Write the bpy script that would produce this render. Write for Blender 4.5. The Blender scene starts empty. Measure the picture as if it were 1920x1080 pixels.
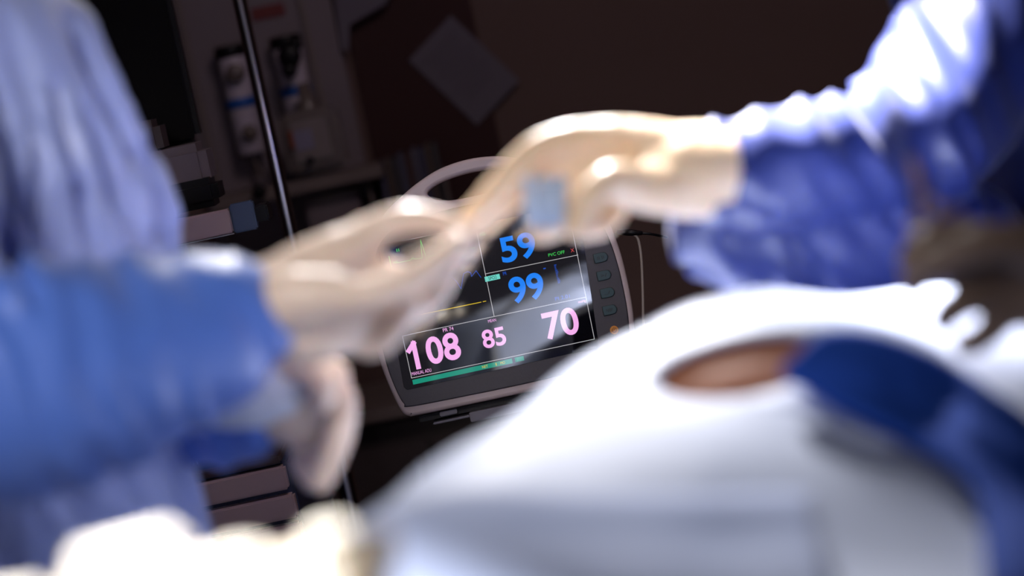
import bpy, bmesh, math, random
import numpy as np
from mathutils import Vector, Matrix, noise
random.seed(7)
sc = bpy.context.scene
COL = sc.collection
# ------------------------------------------------------------------ camera, world, lights, exposure
FOCAL = 85.0
K = 36.0 / FOCAL / 1920.0            # metres per pixel at one metre
PITCH = math.radians(-6.0); ROLL = math.radians(11.9)
CAM = Vector((0, 0, 1.35))
FWD = Vector((0, math.cos(PITCH), math.sin(PITCH)))
R0 = Vector((1, 0, 0)); U0 = R0.cross(FWD)
RT = math.cos(ROLL) * R0 - math.sin(ROLL) * U0
UP = math.sin(ROLL) * R0 + math.cos(ROLL) * U0
def P(px, py, d):
    px, py, d = float(px), float(py), float(d)
    return CAM + d * (FWD + K * (px - 960) * RT + K * (540 - py) * UP)
def PY(px, py, Y):                    # point of a pixel's ray on the plane y = Y
    r = FWD + K * (px - 960) * RT + K * (540 - py) * UP
    return CAM + r * (Y / r.y)
def PIX(p):
    q = Vector(p) - CAM; d = q.dot(FWD)
    return (960 + q.dot(RT) / d / K, 540 - q.dot(UP) / d / K)
cam_d = bpy.data.cameras.new('camera'); cam = bpy.data.objects.new('camera', cam_d); COL.objects.link(cam)
cam_d.lens = FOCAL; cam_d.sensor_width = 36; cam_d.clip_start = 0.05
m = Matrix((RT, UP, -FWD)).transposed().to_4x4(); m.translation = CAM
cam.matrix_world = m
MON_D = 3.2
cam_d.dof.use_dof = True; cam_d.dof.focus_distance = MON_D - 0.005; cam_d.dof.aperture_fstop = 2.2
sc.camera = cam
w = bpy.data.worlds.new('world'); sc.world = w; w.use_nodes = True
w.node_tree.nodes['Background'].inputs[0].default_value = (0.75, 0.68, 0.85, 1)
w.node_tree.nodes['Background'].inputs[1].default_value = 0.12
sc.view_settings.view_transform = 'Standard'; sc.view_settings.look = 'None'
sc.view_settings.gamma = 1; sc.view_settings.use_curve_mapping = False; sc.view_settings.exposure = 0.0
sc.cycles.use_denoising = True
sc.cycles.max_bounces = 6
def spot(name, loc, aim, power, cone, blend, radius, col):
    l = bpy.data.lights.new(name, 'SPOT'); o = bpy.data.objects.new(name, l); COL.objects.link(o)
    l.energy = power; l.spot_size = math.radians(cone); l.spot_blend = blend; l.shadow_soft_size = radius; l.color = col
    o.location = loc; o.rotation_euler = (Vector(aim) - Vector(loc)).to_track_quat('-Z', 'Y').to_euler()
    return o
# surgical light behind the wound, followed by added, unseen fill spots
spot('surgical_lamp_key', (0.14, 3.08, 2.22), (0.06, 1.96, 1.12), 620, 24, 1.0, 0.10, (1, 0.97, 0.97))
spot('sleeve_fill_spot', (0.10, 2.50, 2.60), (0.31, 2.07, 1.28), 2300, 19, 0.8, 0.09, (1, 0.96, 0.98))  # added spot that whitens the right sleeve, not a separate lamp head
spot('tray_fill_spot', (-0.35, 2.0, 2.75), (-0.22, 1.12, 1.12), 950, 14, 0.5, 0.07, (1, 0.95, 0.88))  # added narrow spot to blow out the instrument tray
spot('front_fill_spot', (-0.50, 0.10, 2.2), (-0.28, 1.80, 1.20), 104, 41, 1.0, 0.18, (1, 0.96, 0.95))  # added soft fill from the camera side, stands for no real lamp
spot('background_fill_spot', (0.5, 2.6, 2.8), (0.15, 4.7, 0.8), 34, 110, 0.9, 0.3, (1, 0.82, 0.84))  # added fill to lift the dark back wall, no fitting up there

# ------------------------------------------------------------------ helpers
def lin(c):
    return tuple(((v / 255) / 12.92 if v / 255 <= 0.04045 else ((v / 255 + 0.055) / 1.055) ** 2.4) for v in c)
MATS = {}
def mat(name, col, rough=0.5, metal=0.0, var=0.12, scale=40.0, bump=0.0, spec=0.5, emit=None, estr=1.0, trans=0.0,
        sheen=0.0, coat=0.0, alpha=1.0, sss=0.0, stretch=None):
    if name in MATS: return MATS[name]
    mt = bpy.data.materials.new(name); mt.use_nodes = True
    nt = mt.node_tree; b = nt.nodes['Principled BSDF']
    tc = nt.nodes.new('ShaderNodeTexCoord'); mp = nt.nodes.new('ShaderNodeMapping')
    if stretch: mp.inputs['Scale'].default_value = stretch
    nt.links.new(tc.outputs['Object'], mp.inputs[0])
    nz = nt.nodes.new('ShaderNodeTexNoise'); nz.inputs['Scale'].default_value = scale; nz.inputs['Detail'].default_value = 4
    nt.links.new(mp.outputs[0], nz.inputs['Vector'])
    mx = nt.nodes.new('ShaderNodeMix'); mx.data_type = 'RGBA'
    mx.inputs['A'].default_value = tuple(v * (1 - var) for v in col[:3]) + (1,)
    mx.inputs['B'].default_value = tuple(min(1, v * (1 + var)) for v in col[:3]) + (1,)
    nt.links.new(nz.outputs['Fac'], mx.inputs['Factor']); nt.links.new(mx.outputs['Result'], b.inputs['Base Color'])
    b.inputs['Roughness'].default_value = rough; b.inputs['Metallic'].default_value = metal
    b.inputs['Specular IOR Level'].default_value = spec
    b.inputs['Transmission Weight'].default_value = trans
    b.inputs['Sheen Weight'].default_value = sheen; b.inputs['Sheen Roughness'].default_value = 0.4
    b.inputs['Coat Weight'].default_value = coat
    b.inputs['Alpha'].default_value = alpha
    if sss: b.inputs['Subsurface Weight'].default_value = sss; b.inputs['Subsurface Scale'].default_value = 0.01
    if emit: b.inputs['Emission Color'].default_value = (*emit, 1); b.inputs['Emission Strength'].default_value = estr
    if bump:
        bp = nt.nodes.new('ShaderNodeBump'); bp.inputs['Strength'].default_value = bump; bp.inputs['Distance'].default_value = 0.002
        nt.links.new(nz.outputs['Fac'], bp.inputs['Height']); nt.links.new(bp.outputs[0], b.inputs['Normal'])
    MATS[name] = mt
    return mt
def link_mesh(name, me, mt, parent=None, smooth=False):
    o = bpy.data.objects.new(name, me); COL.objects.link(o)
    if mt: me.materials.clear(); me.materials.append(mt)
    if smooth:
        for p in me.polygons: p.use_smooth = True
    if parent: o.parent = parent
    return o
def obj(name, bm, mt, parent=None, smooth=False):
    """World-space bmesh to an object; under a parent its vertices go to the parent's space."""
    bmesh.ops.recalc_face_normals(bm, faces=bm.faces)
    me = bpy.data.meshes.new(name); bm.to_mesh(me); bm.free()
    if parent: me.transform(world_of(parent).inverted())
    return link_mesh(name, me, mt, parent, smooth)
def world_of(o):
    mtx = o.matrix_basis.copy()
    while o.parent: o = o.parent; mtx = o.matrix_basis @ mtx
    return mtx
def tag(o, label=None, cat=None, group=None, kind=None):
    if label: o['label'] = label
    if cat: o['category'] = cat
    if group: o['group'] = group
    if kind: o['kind'] = kind
    return o
def thing(name, loc, label, cat, group=None, mtx=None):
    o = bpy.data.objects.new(name, None); COL.objects.link(o); o.empty_display_size = 0.05
    if mtx is not None: o.matrix_basis = mtx
    else: o.location = loc
    return tag(o, label, cat, group)
def box(bm, c, s, bev=0.0, rot=None):
    g = bmesh.ops.create_cube(bm, size=1)
    vs = g['verts']
    bmesh.ops.scale(bm, vec=s, verts=vs)
    if bev:
        es = list({e for v in vs for e in v.link_edges})
        r = bmesh.ops.bevel(bm, geom=es, offset=bev, segments=2, affect='EDGES')
        vs = list({v for f in r['faces'] for v in f.verts} | {v for v in vs if v.is_valid})
        seen = set(vs); stack = list(vs)
        while stack:
            v = stack.pop()
            for e in v.link_edges:
                q = e.other_vert(v)
                if q not in seen: seen.add(q); stack.append(q)
        vs = list(seen)
    if rot is not None: bmesh.ops.transform(bm, matrix=rot.to_4x4(), verts=vs)
    bmesh.ops.translate(bm, vec=Vector(c), verts=vs)
def catmull(pts, n):
    pts = [np.array(p, float) for p in pts]
    if len(pts) < 3 or n <= 1: return pts
    q = [2 * pts[0] - pts[1]] + pts + [2 * pts[-1] - pts[-2]]
    out = []
    for i in range(1, len(q) - 2):
        for j in range(n):
            t = j / n
            a, b, c, d = q[i - 1], q[i], q[i + 1], q[i + 2]
            out.append(0.5 * (2 * b + (c - a) * t + (2 * a - 5 * b + 4 * c - d) * t * t + (3 * b - a - 3 * c + d) * t ** 3))
    out.append(pts[-1])
    return out
def tube(bm, pts, radii, seg=14, sub=4, up=(0, 0, 1), cap=True):
    """Closed tapered tube along pts; a radius is r or (side, up)."""
    rr = [(r, r) if not isinstance(r, (tuple, list)) else r for r in radii]
    q = catmull([tuple(p) + tuple(r) for p, r in zip(pts, rr)], sub)
    c = [Vector(v[:3]) for v in q]; r = [(max(v[3], 1e-4), max(v[4], 1e-4)) for v in q]
    dirs = [(c[min(i + 1, len(c) - 1)] - c[max(i - 1, 0)]).normalized() for i in range(len(c))]
    if cap:
        m0 = min(r[0]); m1 = min(r[-1]); c0, c1, d0, d1, r0, r1 = c[0], c[-1], dirs[0], dirs[-1], r[0], r[-1]
        for a in (0.5, 0.87, 0.99):
            s = math.sqrt(1 - a * a)
            c = [c0 - d0 * m0 * a] + c + [c1 + d1 * m1 * a]
            r = [(r0[0] * s, r0[1] * s)] + r + [(r1[0] * s, r1[1] * s)]
            dirs = [d0] + dirs + [d1]
    rings = []; prev = Vector(up)
    for p, d, rad in zip(c, dirs, r):
        u = prev - d * prev.dot(d)
        if u.length < 1e-3: u = d.orthogonal()
        u.normalize(); s = d.cross(u).normalized(); prev = u
        rings.append([bm.verts.new(p + s * (rad[0] * math.cos(t)) + u * (rad[1] * math.sin(t)))
                      for t in (2 * math.pi * k / seg for k in range(seg))])
    for a, b in zip(rings, rings[1:]):
        for k in range(seg): bm.faces.new((a[k], a[(k + 1) % seg], b[(k + 1) % seg], b[k]))
    bm.faces.new(rings[0][::-1]); bm.faces.new(rings[-1])
def ellipsoid(bm, c, r, rot=None, u=20, v=14):
    g = bmesh.ops.create_uvsphere(bm, u_segments=u, v_segments=v, radius=1)
    bmesh.ops.scale(bm, vec=r, verts=g['verts'])
    if rot is not None: bmesh.ops.transform(bm, matrix=rot.to_4x4(), verts=g['verts'])
    bmesh.ops.translate(bm, vec=Vector(c), verts=g['verts'])
def lathe(bm, c, prof, axis=(0, 0, 1), seg=24):
    ax = Vector(axis).normalized(); rot = ax.to_track_quat('Z', 'Y').to_matrix()
    rings = []
    for r, z in prof:
        rings.append([bm.verts.new(Vector(c) + rot @ Vector((max(r, 1e-4) * math.cos(2 * math.pi * k / seg), max(r, 1e-4) * math.sin(2 * math.pi * k / seg), z))) for k in range(seg)])
    for a, b in zip(rings, rings[1:]):
        for k in range(seg): bm.faces.new((a[k], a[(k + 1) % seg], b[(k + 1) % seg], b[k]))
    bm.faces.new(rings[0][::-1]); bm.faces.new(rings[-1])
def evaluated(o):
    dg = bpy.context.evaluated_depsgraph_get()
    return bpy.data.meshes.new_from_object(o.evaluated_get(dg))
def blend_mesh(bm, voxel, smooth=6, factor=0.6):
    """Union of the closed shells in bm as one continuous surface."""
    bmesh.ops.recalc_face_normals(bm, faces=bm.faces)
    me = bpy.data.meshes.new('tmp'); bm.to_mesh(me); bm.free()
    o = bpy.data.objects.new('tmp', me); COL.objects.link(o)
    r = o.modifiers.new('r', 'REMESH'); r.mode = 'VOXEL'; r.voxel_size = voxel
    s = o.modifiers.new('s', 'SMOOTH'); s.iterations = smooth; s.factor = factor
    out = evaluated(o)
    bpy.data.objects.remove(o); bpy.data.meshes.remove(me)
    return out
def displace(me, fn):
    n = len(me.vertices)
    co = np.empty(n * 3, 'f'); me.vertices.foreach_get('co', co); co = co.reshape(-1, 3)
    no = np.empty(n * 3, 'f'); me.vertex_normals.foreach_get('vector', no); no = no.reshape(-1, 3)
    d = fn(co)
    me.vertices.foreach_set('co', (co + no * d[:, None]).astype('f').ravel()); me.update()
def pix_np(co):
    q = co - np.array(CAM); d = q @ np.array(FWD)
    return 960 + (q @ np.array(RT)) / d / K, 540 - (q @ np.array(UP)) / d / K
def nz_np(co, s, off=0.0):
    return np.array([noise.noise(Vector((c[0] * s[0] + off, c[1] * s[1] + off, c[2] * s[2]))) for c in co])
def place_mesh(name, me, mt, parent, smooth=True):
    if parent: me.transform(world_of(parent).inverted())
    return link_mesh(name, me, mt, parent, smooth)
def sstep(a, b, x):
    t = np.clip((x - a) / (b - a), 0, 1); return t * t * (3 - 2 * t)

# materials
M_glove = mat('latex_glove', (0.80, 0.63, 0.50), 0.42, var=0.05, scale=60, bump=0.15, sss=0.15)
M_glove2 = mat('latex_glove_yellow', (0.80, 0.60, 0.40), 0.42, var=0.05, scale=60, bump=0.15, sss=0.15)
M_glove3 = mat('latex_glove_shaded', (0.30, 0.21, 0.155), 0.5, var=0.08, scale=60, bump=0.15)  # beige glove at the right edge, its shade put into a darker base colour
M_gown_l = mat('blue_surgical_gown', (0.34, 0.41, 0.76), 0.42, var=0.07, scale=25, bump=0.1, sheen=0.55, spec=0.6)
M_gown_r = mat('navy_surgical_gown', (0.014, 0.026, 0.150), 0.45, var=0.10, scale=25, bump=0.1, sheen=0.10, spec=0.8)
M_sleeve = mat('blue_sleeve', (0.085, 0.185, 0.62), 0.42, var=0.07, scale=25, bump=0.1, sheen=0.35, spec=0.6)
M_cuff = mat('knit_cuff', (0.72, 0.76, 0.86), 0.9, var=0.1, scale=300, bump=0.4)
M_skin = mat('skin', (0.50, 0.205, 0.115), 0.5, var=0.05, scale=30, sss=0.2)
M_drape = mat('pale_blue_drape', (0.44, 0.51, 0.70), 0.6, var=0.04, scale=18, bump=0.1, sheen=0.3)
M_drape2 = mat('light_blue_towel', (0.37, 0.46, 0.74), 0.7, var=0.05, scale=18, bump=0.1, sheen=0.3)
M_navy = mat('dark_blue_drape', (0.022, 0.085, 0.48), 0.8, var=0.08, scale=20, bump=0.1, spec=0.15, sheen=0.0)
M_steel = mat('steel', (0.80, 0.76, 0.70), 0.16, 1.0, var=0.04, scale=60)
M_chrome = mat('chrome_pole', (0.62, 0.58, 0.60), 0.18, 1.0, var=0.05, scale=80)
M_gauze = mat('white_gauze', (0.88, 0.85, 0.80), 0.9, var=0.06, scale=200, bump=0.5)
M_beige = mat('beige_plastic', (0.62, 0.50, 0.51), 0.42, var=0.04, scale=30)
M_char = mat('charcoal_bezel', (0.055, 0.048, 0.062), 0.42, var=0.05, scale=200, bump=0.1)
M_black = mat('black_plastic', (0.005, 0.004, 0.006), 0.4, var=0.1, scale=30, spec=0.25)
M_screen = mat('screen_glass', (0.006, 0.006, 0.010), 0.03, var=0.1, scale=5, spec=0.9, coat=1.0)
M_greyplate = mat('grey_plate', (0.15, 0.14, 0.17), 0.4, 0.3, var=0.05, scale=40)
M_mach = mat('machine_enamel', (0.62, 0.45, 0.45), 0.45, var=0.04, scale=12)
M_blockb = mat('slate_blue_plastic', (0.085, 0.125, 0.22), 0.5, var=0.05, scale=30)
M_darkblue = mat('dark_blue_side', (0.03, 0.04, 0.09), 0.5, var=0.1, scale=20)
M_wall = mat('brown_wall', (0.13, 0.075, 0.066), 0.75, var=0.08, scale=3, bump=0.1)
M_red = mat('dark_red_board', (0.034, 0.003, 0.003), 0.7, var=0.1, scale=4)
M_pan = mat('grey_panel', (0.20, 0.155, 0.175), 0.6, var=0.06, scale=6)
M_floor = mat('floor_vinyl', (0.10, 0.08, 0.08), 0.35, var=0.15, scale=9)
M_ceil = mat('ceiling_paint', (0.10, 0.08, 0.08), 0.8, var=0.05, scale=5)
M_white = mat('white_plastic', (0.55, 0.47, 0.56), 0.45, var=0.05, scale=20)
M_clear = mat('smoky_bottle', (0.17, 0.13, 0.12), 0.25, var=0.1, scale=20)
M_band = mat('blue_band', (0.012, 0.09, 0.40), 0.5, var=0.05, scale=20)
M_orange = mat('orange_label', (0.25, 0.05, 0.015), 0.5, var=0.05, scale=20)
M_paper = mat('paper', (0.15, 0.125, 0.16), 0.8, var=0.05, scale=10)
M_ink = mat('ink', (0.11, 0.09, 0.115), 0.8, var=0.05, scale=10)
M_shelf = mat('shelf_laminate', (0.20, 0.15, 0.14), 0.5, var=0.06, scale=10)
M_dkcab = mat('dark_cabinet', (0.05, 0.036, 0.036), 0.6, var=0.1, scale=10)
M_cable = mat('beige_cable', (0.38, 0.32, 0.29), 0.5, var=0.05, scale=50)
M_scrub = mat('scrub_cotton', (0.05, 0.10, 0.25), 0.9, var=0.08, scale=80)
M_capm = mat('cap_fabric', (0.25, 0.38, 0.6), 0.9, var=0.08, scale=60)
M_eye = mat('eye_white', (0.8, 0.78, 0.75), 0.2, var=0.02)
M_iris = mat('dark_iris', (0.05, 0.03, 0.02), 0.2, var=0.02)
M_hair = mat('brown_hair', (0.06, 0.035, 0.02), 0.7, var=0.3, scale=200)

# ------------------------------------------------------------------ the room
def struct(name, bm, mt):
    return tag(obj(name, bm, mt), kind='structure')
WY = 4.70
for nm, c, s, mt in (('wall_back', (0, WY + 0.05, 1.4), (6, 0.1, 2.8), M_wall), ('wall_left', (-3.05, 2.2, 1.4), (0.1, 5.1, 2.8), M_wall),
                     ('wall_right', (3.05, 2.2, 1.4), (0.1, 5.1, 2.8), M_wall), ('floor', (0, 2.0, -0.05), (6.2, 5.6, 0.1), M_floor),
                     ('ceiling', (0, 2.0, 2.95), (6.2, 5.6, 0.1), M_ceil), ('baseboard_back', (0, WY - 0.01, 0.05), (6, 0.02, 0.1), M_dkcab)):
    b = bmesh.new(); box(b, c, s); struct(nm, b, mt)
KW = K * WY / math.cos(PITCH)
def wall_rect(px, py, wp, hp, Y=WY, thick=0.02, bev=0.0, rot=0.0, bm=None):
    """Box flat against the plane y = Y, centred at a pixel, its size in that plane's pixels."""
    bm = bm or bmesh.new(); c = PY(px, py, Y); k = K * Y
    box(bm, c - Vector((0, thick / 2, 0)), (wp * k, thick, hp * k), bev, Matrix.Rotation(rot, 3, 'Y'))
    return bm
# red board and the grey service panel on the wall
tag(obj('wall_board', wall_rect(790, 140, 235, 760, WY, 0.012), M_red), 'tall dark red board on the wall behind the tilted paper sheet', 'board')
t = thing('service_panel', PY(505, 190, WY - 0.02), 'grey vertical service panel on the wall behind the chrome pole', 'panel')
obj('panel_body', wall_rect(508, 190, 300, 640, WY, 0.035, 0.004), M_pan, t)
for x in (375, 605):
    obj('trim_strip', wall_rect(x, 190, 10, 640, WY - 0.035, 0.012), M_shelf, t)
obj('red_stripe', wall_rect(503, 22, 62, 24, WY - 0.035, 0.004), mat('red_label', (0.16, 0.02, 0.02), 0.6, var=0.05), t)
# sheets of paper
t = thing('paper_sheet', PY(870, 132, WY - 0.014), 'pale paper sheet hanging askew on the wall above the files', 'paper')
aa = math.radians(46.5 - 11.9)
obj('sheet', wall_rect(870, 132, 115, 176, WY - 0.013, 0.004, 0, -aa), M_paper, t)
b = bmesh.new()
for i in range(9):
    a = -aa; off = -62 + i * 13
    c = PY(870, 132, WY - 0.018); k = K * WY
    v = Matrix.Rotation(-aa, 3, 'Y') @ Vector((0, 0, -off * k))
    box(b, c + v, (k * (88 - (i % 3) * 14), 0.0012, k * 2.2), 0, Matrix.Rotation(-aa, 3, 'Y'))
obj('text_lines', b, M_ink, t)
t = thing('notice_sheet', PY(670, 30, WY - 0.04), 'grey sheet with a slanted lower edge at the top of the service panel', 'paper')
b = bmesh.new()
pts = [PY(622, -40, WY - 0.045), PY(760, -60, WY - 0.045), PY(722, 8, WY - 0.045), PY(656, 46, WY - 0.045), PY(654, 94, WY - 0.045), PY(640, 94, WY - 0.045)]
f = [b.verts.new(p) for p in pts]; g = [b.verts.new(p + Vector((0, 0.003, 0))) for p in pts]
b.faces.new(f); b.faces.new(g[::-1])
for i in range(6): b.faces.new((f[i], g[i], g[(i + 1) % 6], f[(i + 1) % 6]))
obj('sheet', b, M_paper, t)
# flow regulators
def regulator(px, py, label, h=200):
    Y = WY - 0.04; k = K * Y; c = PY(px, py, Y)
    t = thing('flow_regulator', c, label, 'regulator', 'regulators on the service panel')
    def cyl(name, dz0, dz1, r, mt, dy=0.03):
        b = bmesh.new(); lathe(b, c + Vector((0, -dy, 0)), [(r * 0.94, dz0 * k), (r, dz0 * k + 0.003), (r, dz1 * k - 0.003), (r * 0.94, dz1 * k)]); return obj(name, b, mt, t, True)
    cyl('canister', -h / 2, h / 2 - 14, 0.028, M_white)
    cyl('cap', h / 2 - 18, h / 2 + 4, 0.031, M_black)
    cyl('band', -14, 6, 0.0295, M_band)
    b = bmesh.new(); lathe(b, c + Vector((0.004, -0.056, 52 * k)), [(0.016, 0), (0.018, 0.004), (0.018, 0.016), (0.012, 0.022)], (0, -1, 0)); obj('gauge', b, M_clear, t, True)
    b = bmesh.new(); lathe(b, c + Vector((0.006, -0.056, -60 * k)), [(0.013, 0), (0.015, 0.003), (0.014, 0.014)], (0, -1, 0)); obj('knob', b, M_clear, t, True)
    b = bmesh.new(); box(b, c + Vector((0, -0.004, 0)), (0.04, 0.012, h * k * 0.8), 0.003); obj('bracket', b, M_shelf, t)
    b = bmesh.new(); tube(b, [c + Vector((0, -0.03, -h / 2 * k)), c + Vector((0.001, -0.03, -h * 0.6 * k)), c + Vector((0.004, -0.025, -h * 0.7 * k))], [0.005] * 3, 8); obj('hose', b, M_clear, t, True)
    return t
regulator(455, 188, 'white regulator with a black cap and blue band, left of the chrome pole')
t = regulator(556, 165, 'white regulator with a black knob cluster, right of the chrome pole', 190)
for dx, dz, r in ((0.006, 0.062, 0.022), (0.022, 0.08, 0.012), (0.0, 0.035, 0.014)):
    b = bmesh.new(); lathe(b, PY(556, 165, WY - 0.04) + Vector((dx, -0.075, dz)), [(r * .8, 0), (r, 0.004), (r, 0.02), (r * .7, 0.026)], (0, -1, 0)); obj('black_knob', b, M_black, t, True)
# suction bottle box
t = thing('suction_unit', PY(585, 255, WY - 0.12), 'clear grey suction unit with an orange mark below the right regulator', 'suction unit')
obj('casing', wall_rect(590, 262, 112, 118, WY - 0.13, 0.06, 0.012), M_clear, t)
obj('bracket', wall_rect(592, 312, 16, 12, WY - 0.036, 0.094), M_dkcab, t)
obj('front_plate', wall_rect(583, 262, 70, 78, WY - 0.19, 0.008, 0.003), mat('smoky_plate', (0.24, 0.19, 0.19), 0.3), t)
obj('orange_mark', wall_rect(547, 262, 8, 34, WY - 0.198, 0.003), M_orange, t)
obj('label', wall_rect(570, 262, 34, 36, WY - 0.198, 0.002), mat('lilac_label', (0.25, 0.22, 0.33), 0.6), t)
b = bmesh.new(); lathe(b, PY(578, 205, WY - 0.155), [(0.022, -0.03), (0.022, 0.01), (0.012, 0.02), (0.012, 0.05)]); obj('neck', b, M_clear, t, True)
b = bmesh.new(); lathe(b, PY(582, 300, WY - 0.198), [(0.007, 0), (0.007, 0.012)], (0, -1, 0)); obj('knob', b, M_black, t, True)
# the shelf rail with what stands on it
t = thing('wall_shelf', PY(570, 335, WY - 0.1), 'narrow grey wall shelf running behind the chrome pole', 'shelf')
obj('shelf_board', wall_rect(570, 343, 310, 24, WY - 0.035, 0.16, 0.003), M_shelf, t)
obj('bracket', wall_rect(470, 372, 12, 40, WY - 0.035, 0.1, 0.002), M_dkcab, t)
obj('bracket', wall_rect(690, 345, 12, 40, WY - 0.035, 0.1, 0.002), M_dkcab, t)
b = bmesh.new(); lathe(b, PY(487, 358, WY - 0.2), [(0.011, 0), (0.013, 0.004), (0.012, 0.02)], (0, -1, 0)); obj('knob', b, M_black, t, True)
t = thing('storage_box', PY(640, 385, WY - 0.04), 'pale grey box below the wall shelf right of the pole', 'box')
obj('box_body', wall_rect(632, 392, 100, 70, WY - 0.052, 0.1, 0.004), M_pan, t)
obj('lid', wall_rect(626, 362, 104, 10, WY - 0.05, 0.106, 0.002), M_shelf, t)
cols = [(0.09, 0.08, 0.14), (0.12, 0.08, 0.07), (0.07, 0.06, 0.07), (0.11, 0.10, 0.16), (0.10, 0.05, 0.05), (0.14, 0.12, 0.17)]
names = ['bluish grey file at the left end of the row by the monitor handle', 'brown file, second from the left end of the row',
         'dark file, third from the left end of the row', 'lilac grey file just left of the middle of the row', 'dark red file in the middle of the row',
         'pale file just right of the middle of the row', 'bluish file, third from the right end of the row', 'brown file, second from the right end of the row',
         'dark file at the right end of the row by the monitor handle']
for i in range(9):
    px = 727 + i * 12.2; py = 353 - i * 4.2
    o = obj('file_binder', wall_rect(px, py, 9.5, 108 + (i * 7) % 13, WY - 0.02, 0.12, 0.002), mat('file_%d' % (i % 6), cols[i % 6], 0.6))
    tag(o, names[i], 'file', 'files standing in a row')
t = thing('file_rack', PY(775, 400, WY - 0.1), 'dark rack holding the row of files behind the monitor', 'rack')
obj('rack_base', wall_rect(787, 403, 150, 10, WY - 0.01, 0.15), M_dkcab, t)
obj('rack_side', wall_rect(706, 378, 6, 80, WY - 0.01, 0.15), M_shelf, t)
obj('rack_side', wall_rect(840, 352, 5, 80, WY - 0.01, 0.15), M_shelf, t)
# dark cupboard low on the wall
c0 = PY(790, 900, 4.4)
t = thing('low_cupboard', (PY(760, 900, 4.4).x, 4.45, 0.0), 'dark low cupboard under the monitor with brown upright edges', 'cupboard')
top = PY(740, 772, 4.4).z; xm = PY(700, 850, 4.4).x
b = bmesh.new(); box(b, (xm, 4.5, top / 2), (0.62, 0.3, top), 0.004); obj('carcass', b, M_dkcab, t)
b = bmesh.new(); box(b, (xm, 4.49, top + 0.012), (0.66, 0.36, 0.026), 0.004); obj('worktop', b, M_shelf, t)
for i in range(3):
    b = bmesh.new(); box(b, (xm - 0.2 + i * 0.205, 4.342, top / 2 - 0.01), (0.19, 0.018, top - 0.09), 0.003); d = obj('door', b, mat('cup_door', (0.07, 0.05, 0.05), .5), t)
    b = bmesh.new(); box(b, (xm - 0.125 + i * 0.205, 4.325, top - 0.13), (0.012, 0.018, 0.1), 0.003); obj('handle', b, M_greyplate, d)
tag(obj('panel_strip', wall_rect(865, 810, 90, 200, WY, 0.02), M_red), 'dark red strip of wall board below the monitor', 'board')

# chrome pole
Yp = 3.75
a0 = PY(548, 450, Yp)
t = thing('drip_pole', (a0.x, Yp, 0), 'tall chrome drip pole in front of the grey service panel', 'pole')
b = bmesh.new(); tube(b, [(a0.x, Yp, 0.1), (a0.x, Yp, 1.3), (a0.x, Yp, 2.25)], [0.011] * 3, 16, 1); obj('pole', b, M_chrome, t, True)
b = bmesh.new(); tube(b, [(a0.x, Yp, 0.1), (a0.x, Yp, 0.95)], [0.016] * 2, 16, 1); obj('sleeve', b, M_chrome, t, True)
for i in range(5):
    a = i * 2 * math.pi / 5
    b = bmesh.new(); tube(b, [(a0.x, Yp, 0.12), (a0.x + .15 * math.cos(a), Yp + .15 * math.sin(a), 0.1), (a0.x + .28 * math.cos(a), Yp + .28 * math.sin(a), 0.07)], [0.014, .012, .01], 8); g = obj('leg', b, M_black, t, True)
    b = bmesh.new(); ellipsoid(b, (a0.x + .28 * math.cos(a), Yp + .28 * math.sin(a), 0.032), (.03, .03, .032)); obj('castor', b, M_black, g, True)
for s in (-1, 1):
    b = bmesh.new(); tube(b, [(a0.x, Yp, 2.24), (a0.x + s * .08, Yp, 2.24), (a0.x + s * .1, Yp, 2.28)], [.004] * 3, 8); obj('hook', b, M_chrome, t, True)

# ------------------------------------------------------------------ anaesthesia workstation at the left
Ym = 3.12
def at(px, py, Y=Ym): return PY(px, py, Y)
zr1 = at(448, 893).z; xr = at(538, 893).x                         # right edge of the drawers
kM = K * Ym
t = thing('anaesthesia_machine', (xr - 0.28, 3.35, 0), 'beige anaesthesia machine with drawers behind the surgeon on the left', 'machine')
zt = at(448, 888).z + 0.5 * 42 * kM
def mbox(name, x0, x1, y0, y1, z0, z1, mt, bev=0.004, par=None):
    b = bmesh.new(); box(b, ((x0 + x1) / 2, (y0 + y1) / 2, (z0 + z1) / 2), (x1 - x0, y1 - y0, z1 - z0), bev); return obj(name, b, mt, par or t)
zd = at(533, 872).z
mbox('cabinet', xr - 0.55, xr + 0.006, Ym + 0.012, Ym + 0.5, 0.12, zd + 0.004, M_darkblue)
mbox('worktop', xr - 0.56, xr - 0.002, Ym - 0.004, Ym + 0.5, zd + 0.004, zd + 0.016, mat('dark_brown_top', (0.09, 0.055, 0.05), 0.5), 0.003)
h1 = 46 * kM
zc = zd
for i in range(4):
    d = mbox('drawer', xr - 0.545, xr + (0.0 if i == 0 else 0.004), Ym - 0.006, Ym + 0.02, zc - h1 * (1 if i < 2 else 1.6), zc, M_mach, 0.003)
    mbox('handle', xr - 0.36, xr - 0.2, Ym - 0.02, Ym - 0.006, zc - 0.014, zc - 0.008, M_black, 0.001, d)
    zc -= h1 * (1 if i < 2 else 1.6) + 0.007
for sx in (-0.5, -0.05):
    for sy in (0.06, 0.44):
        b = bmesh.new(); ellipsoid(b, (xr + sx, Ym + sy, 0.05), (0.022, .05, 0.05)); obj('castor', b, M_black, t, True)
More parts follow.
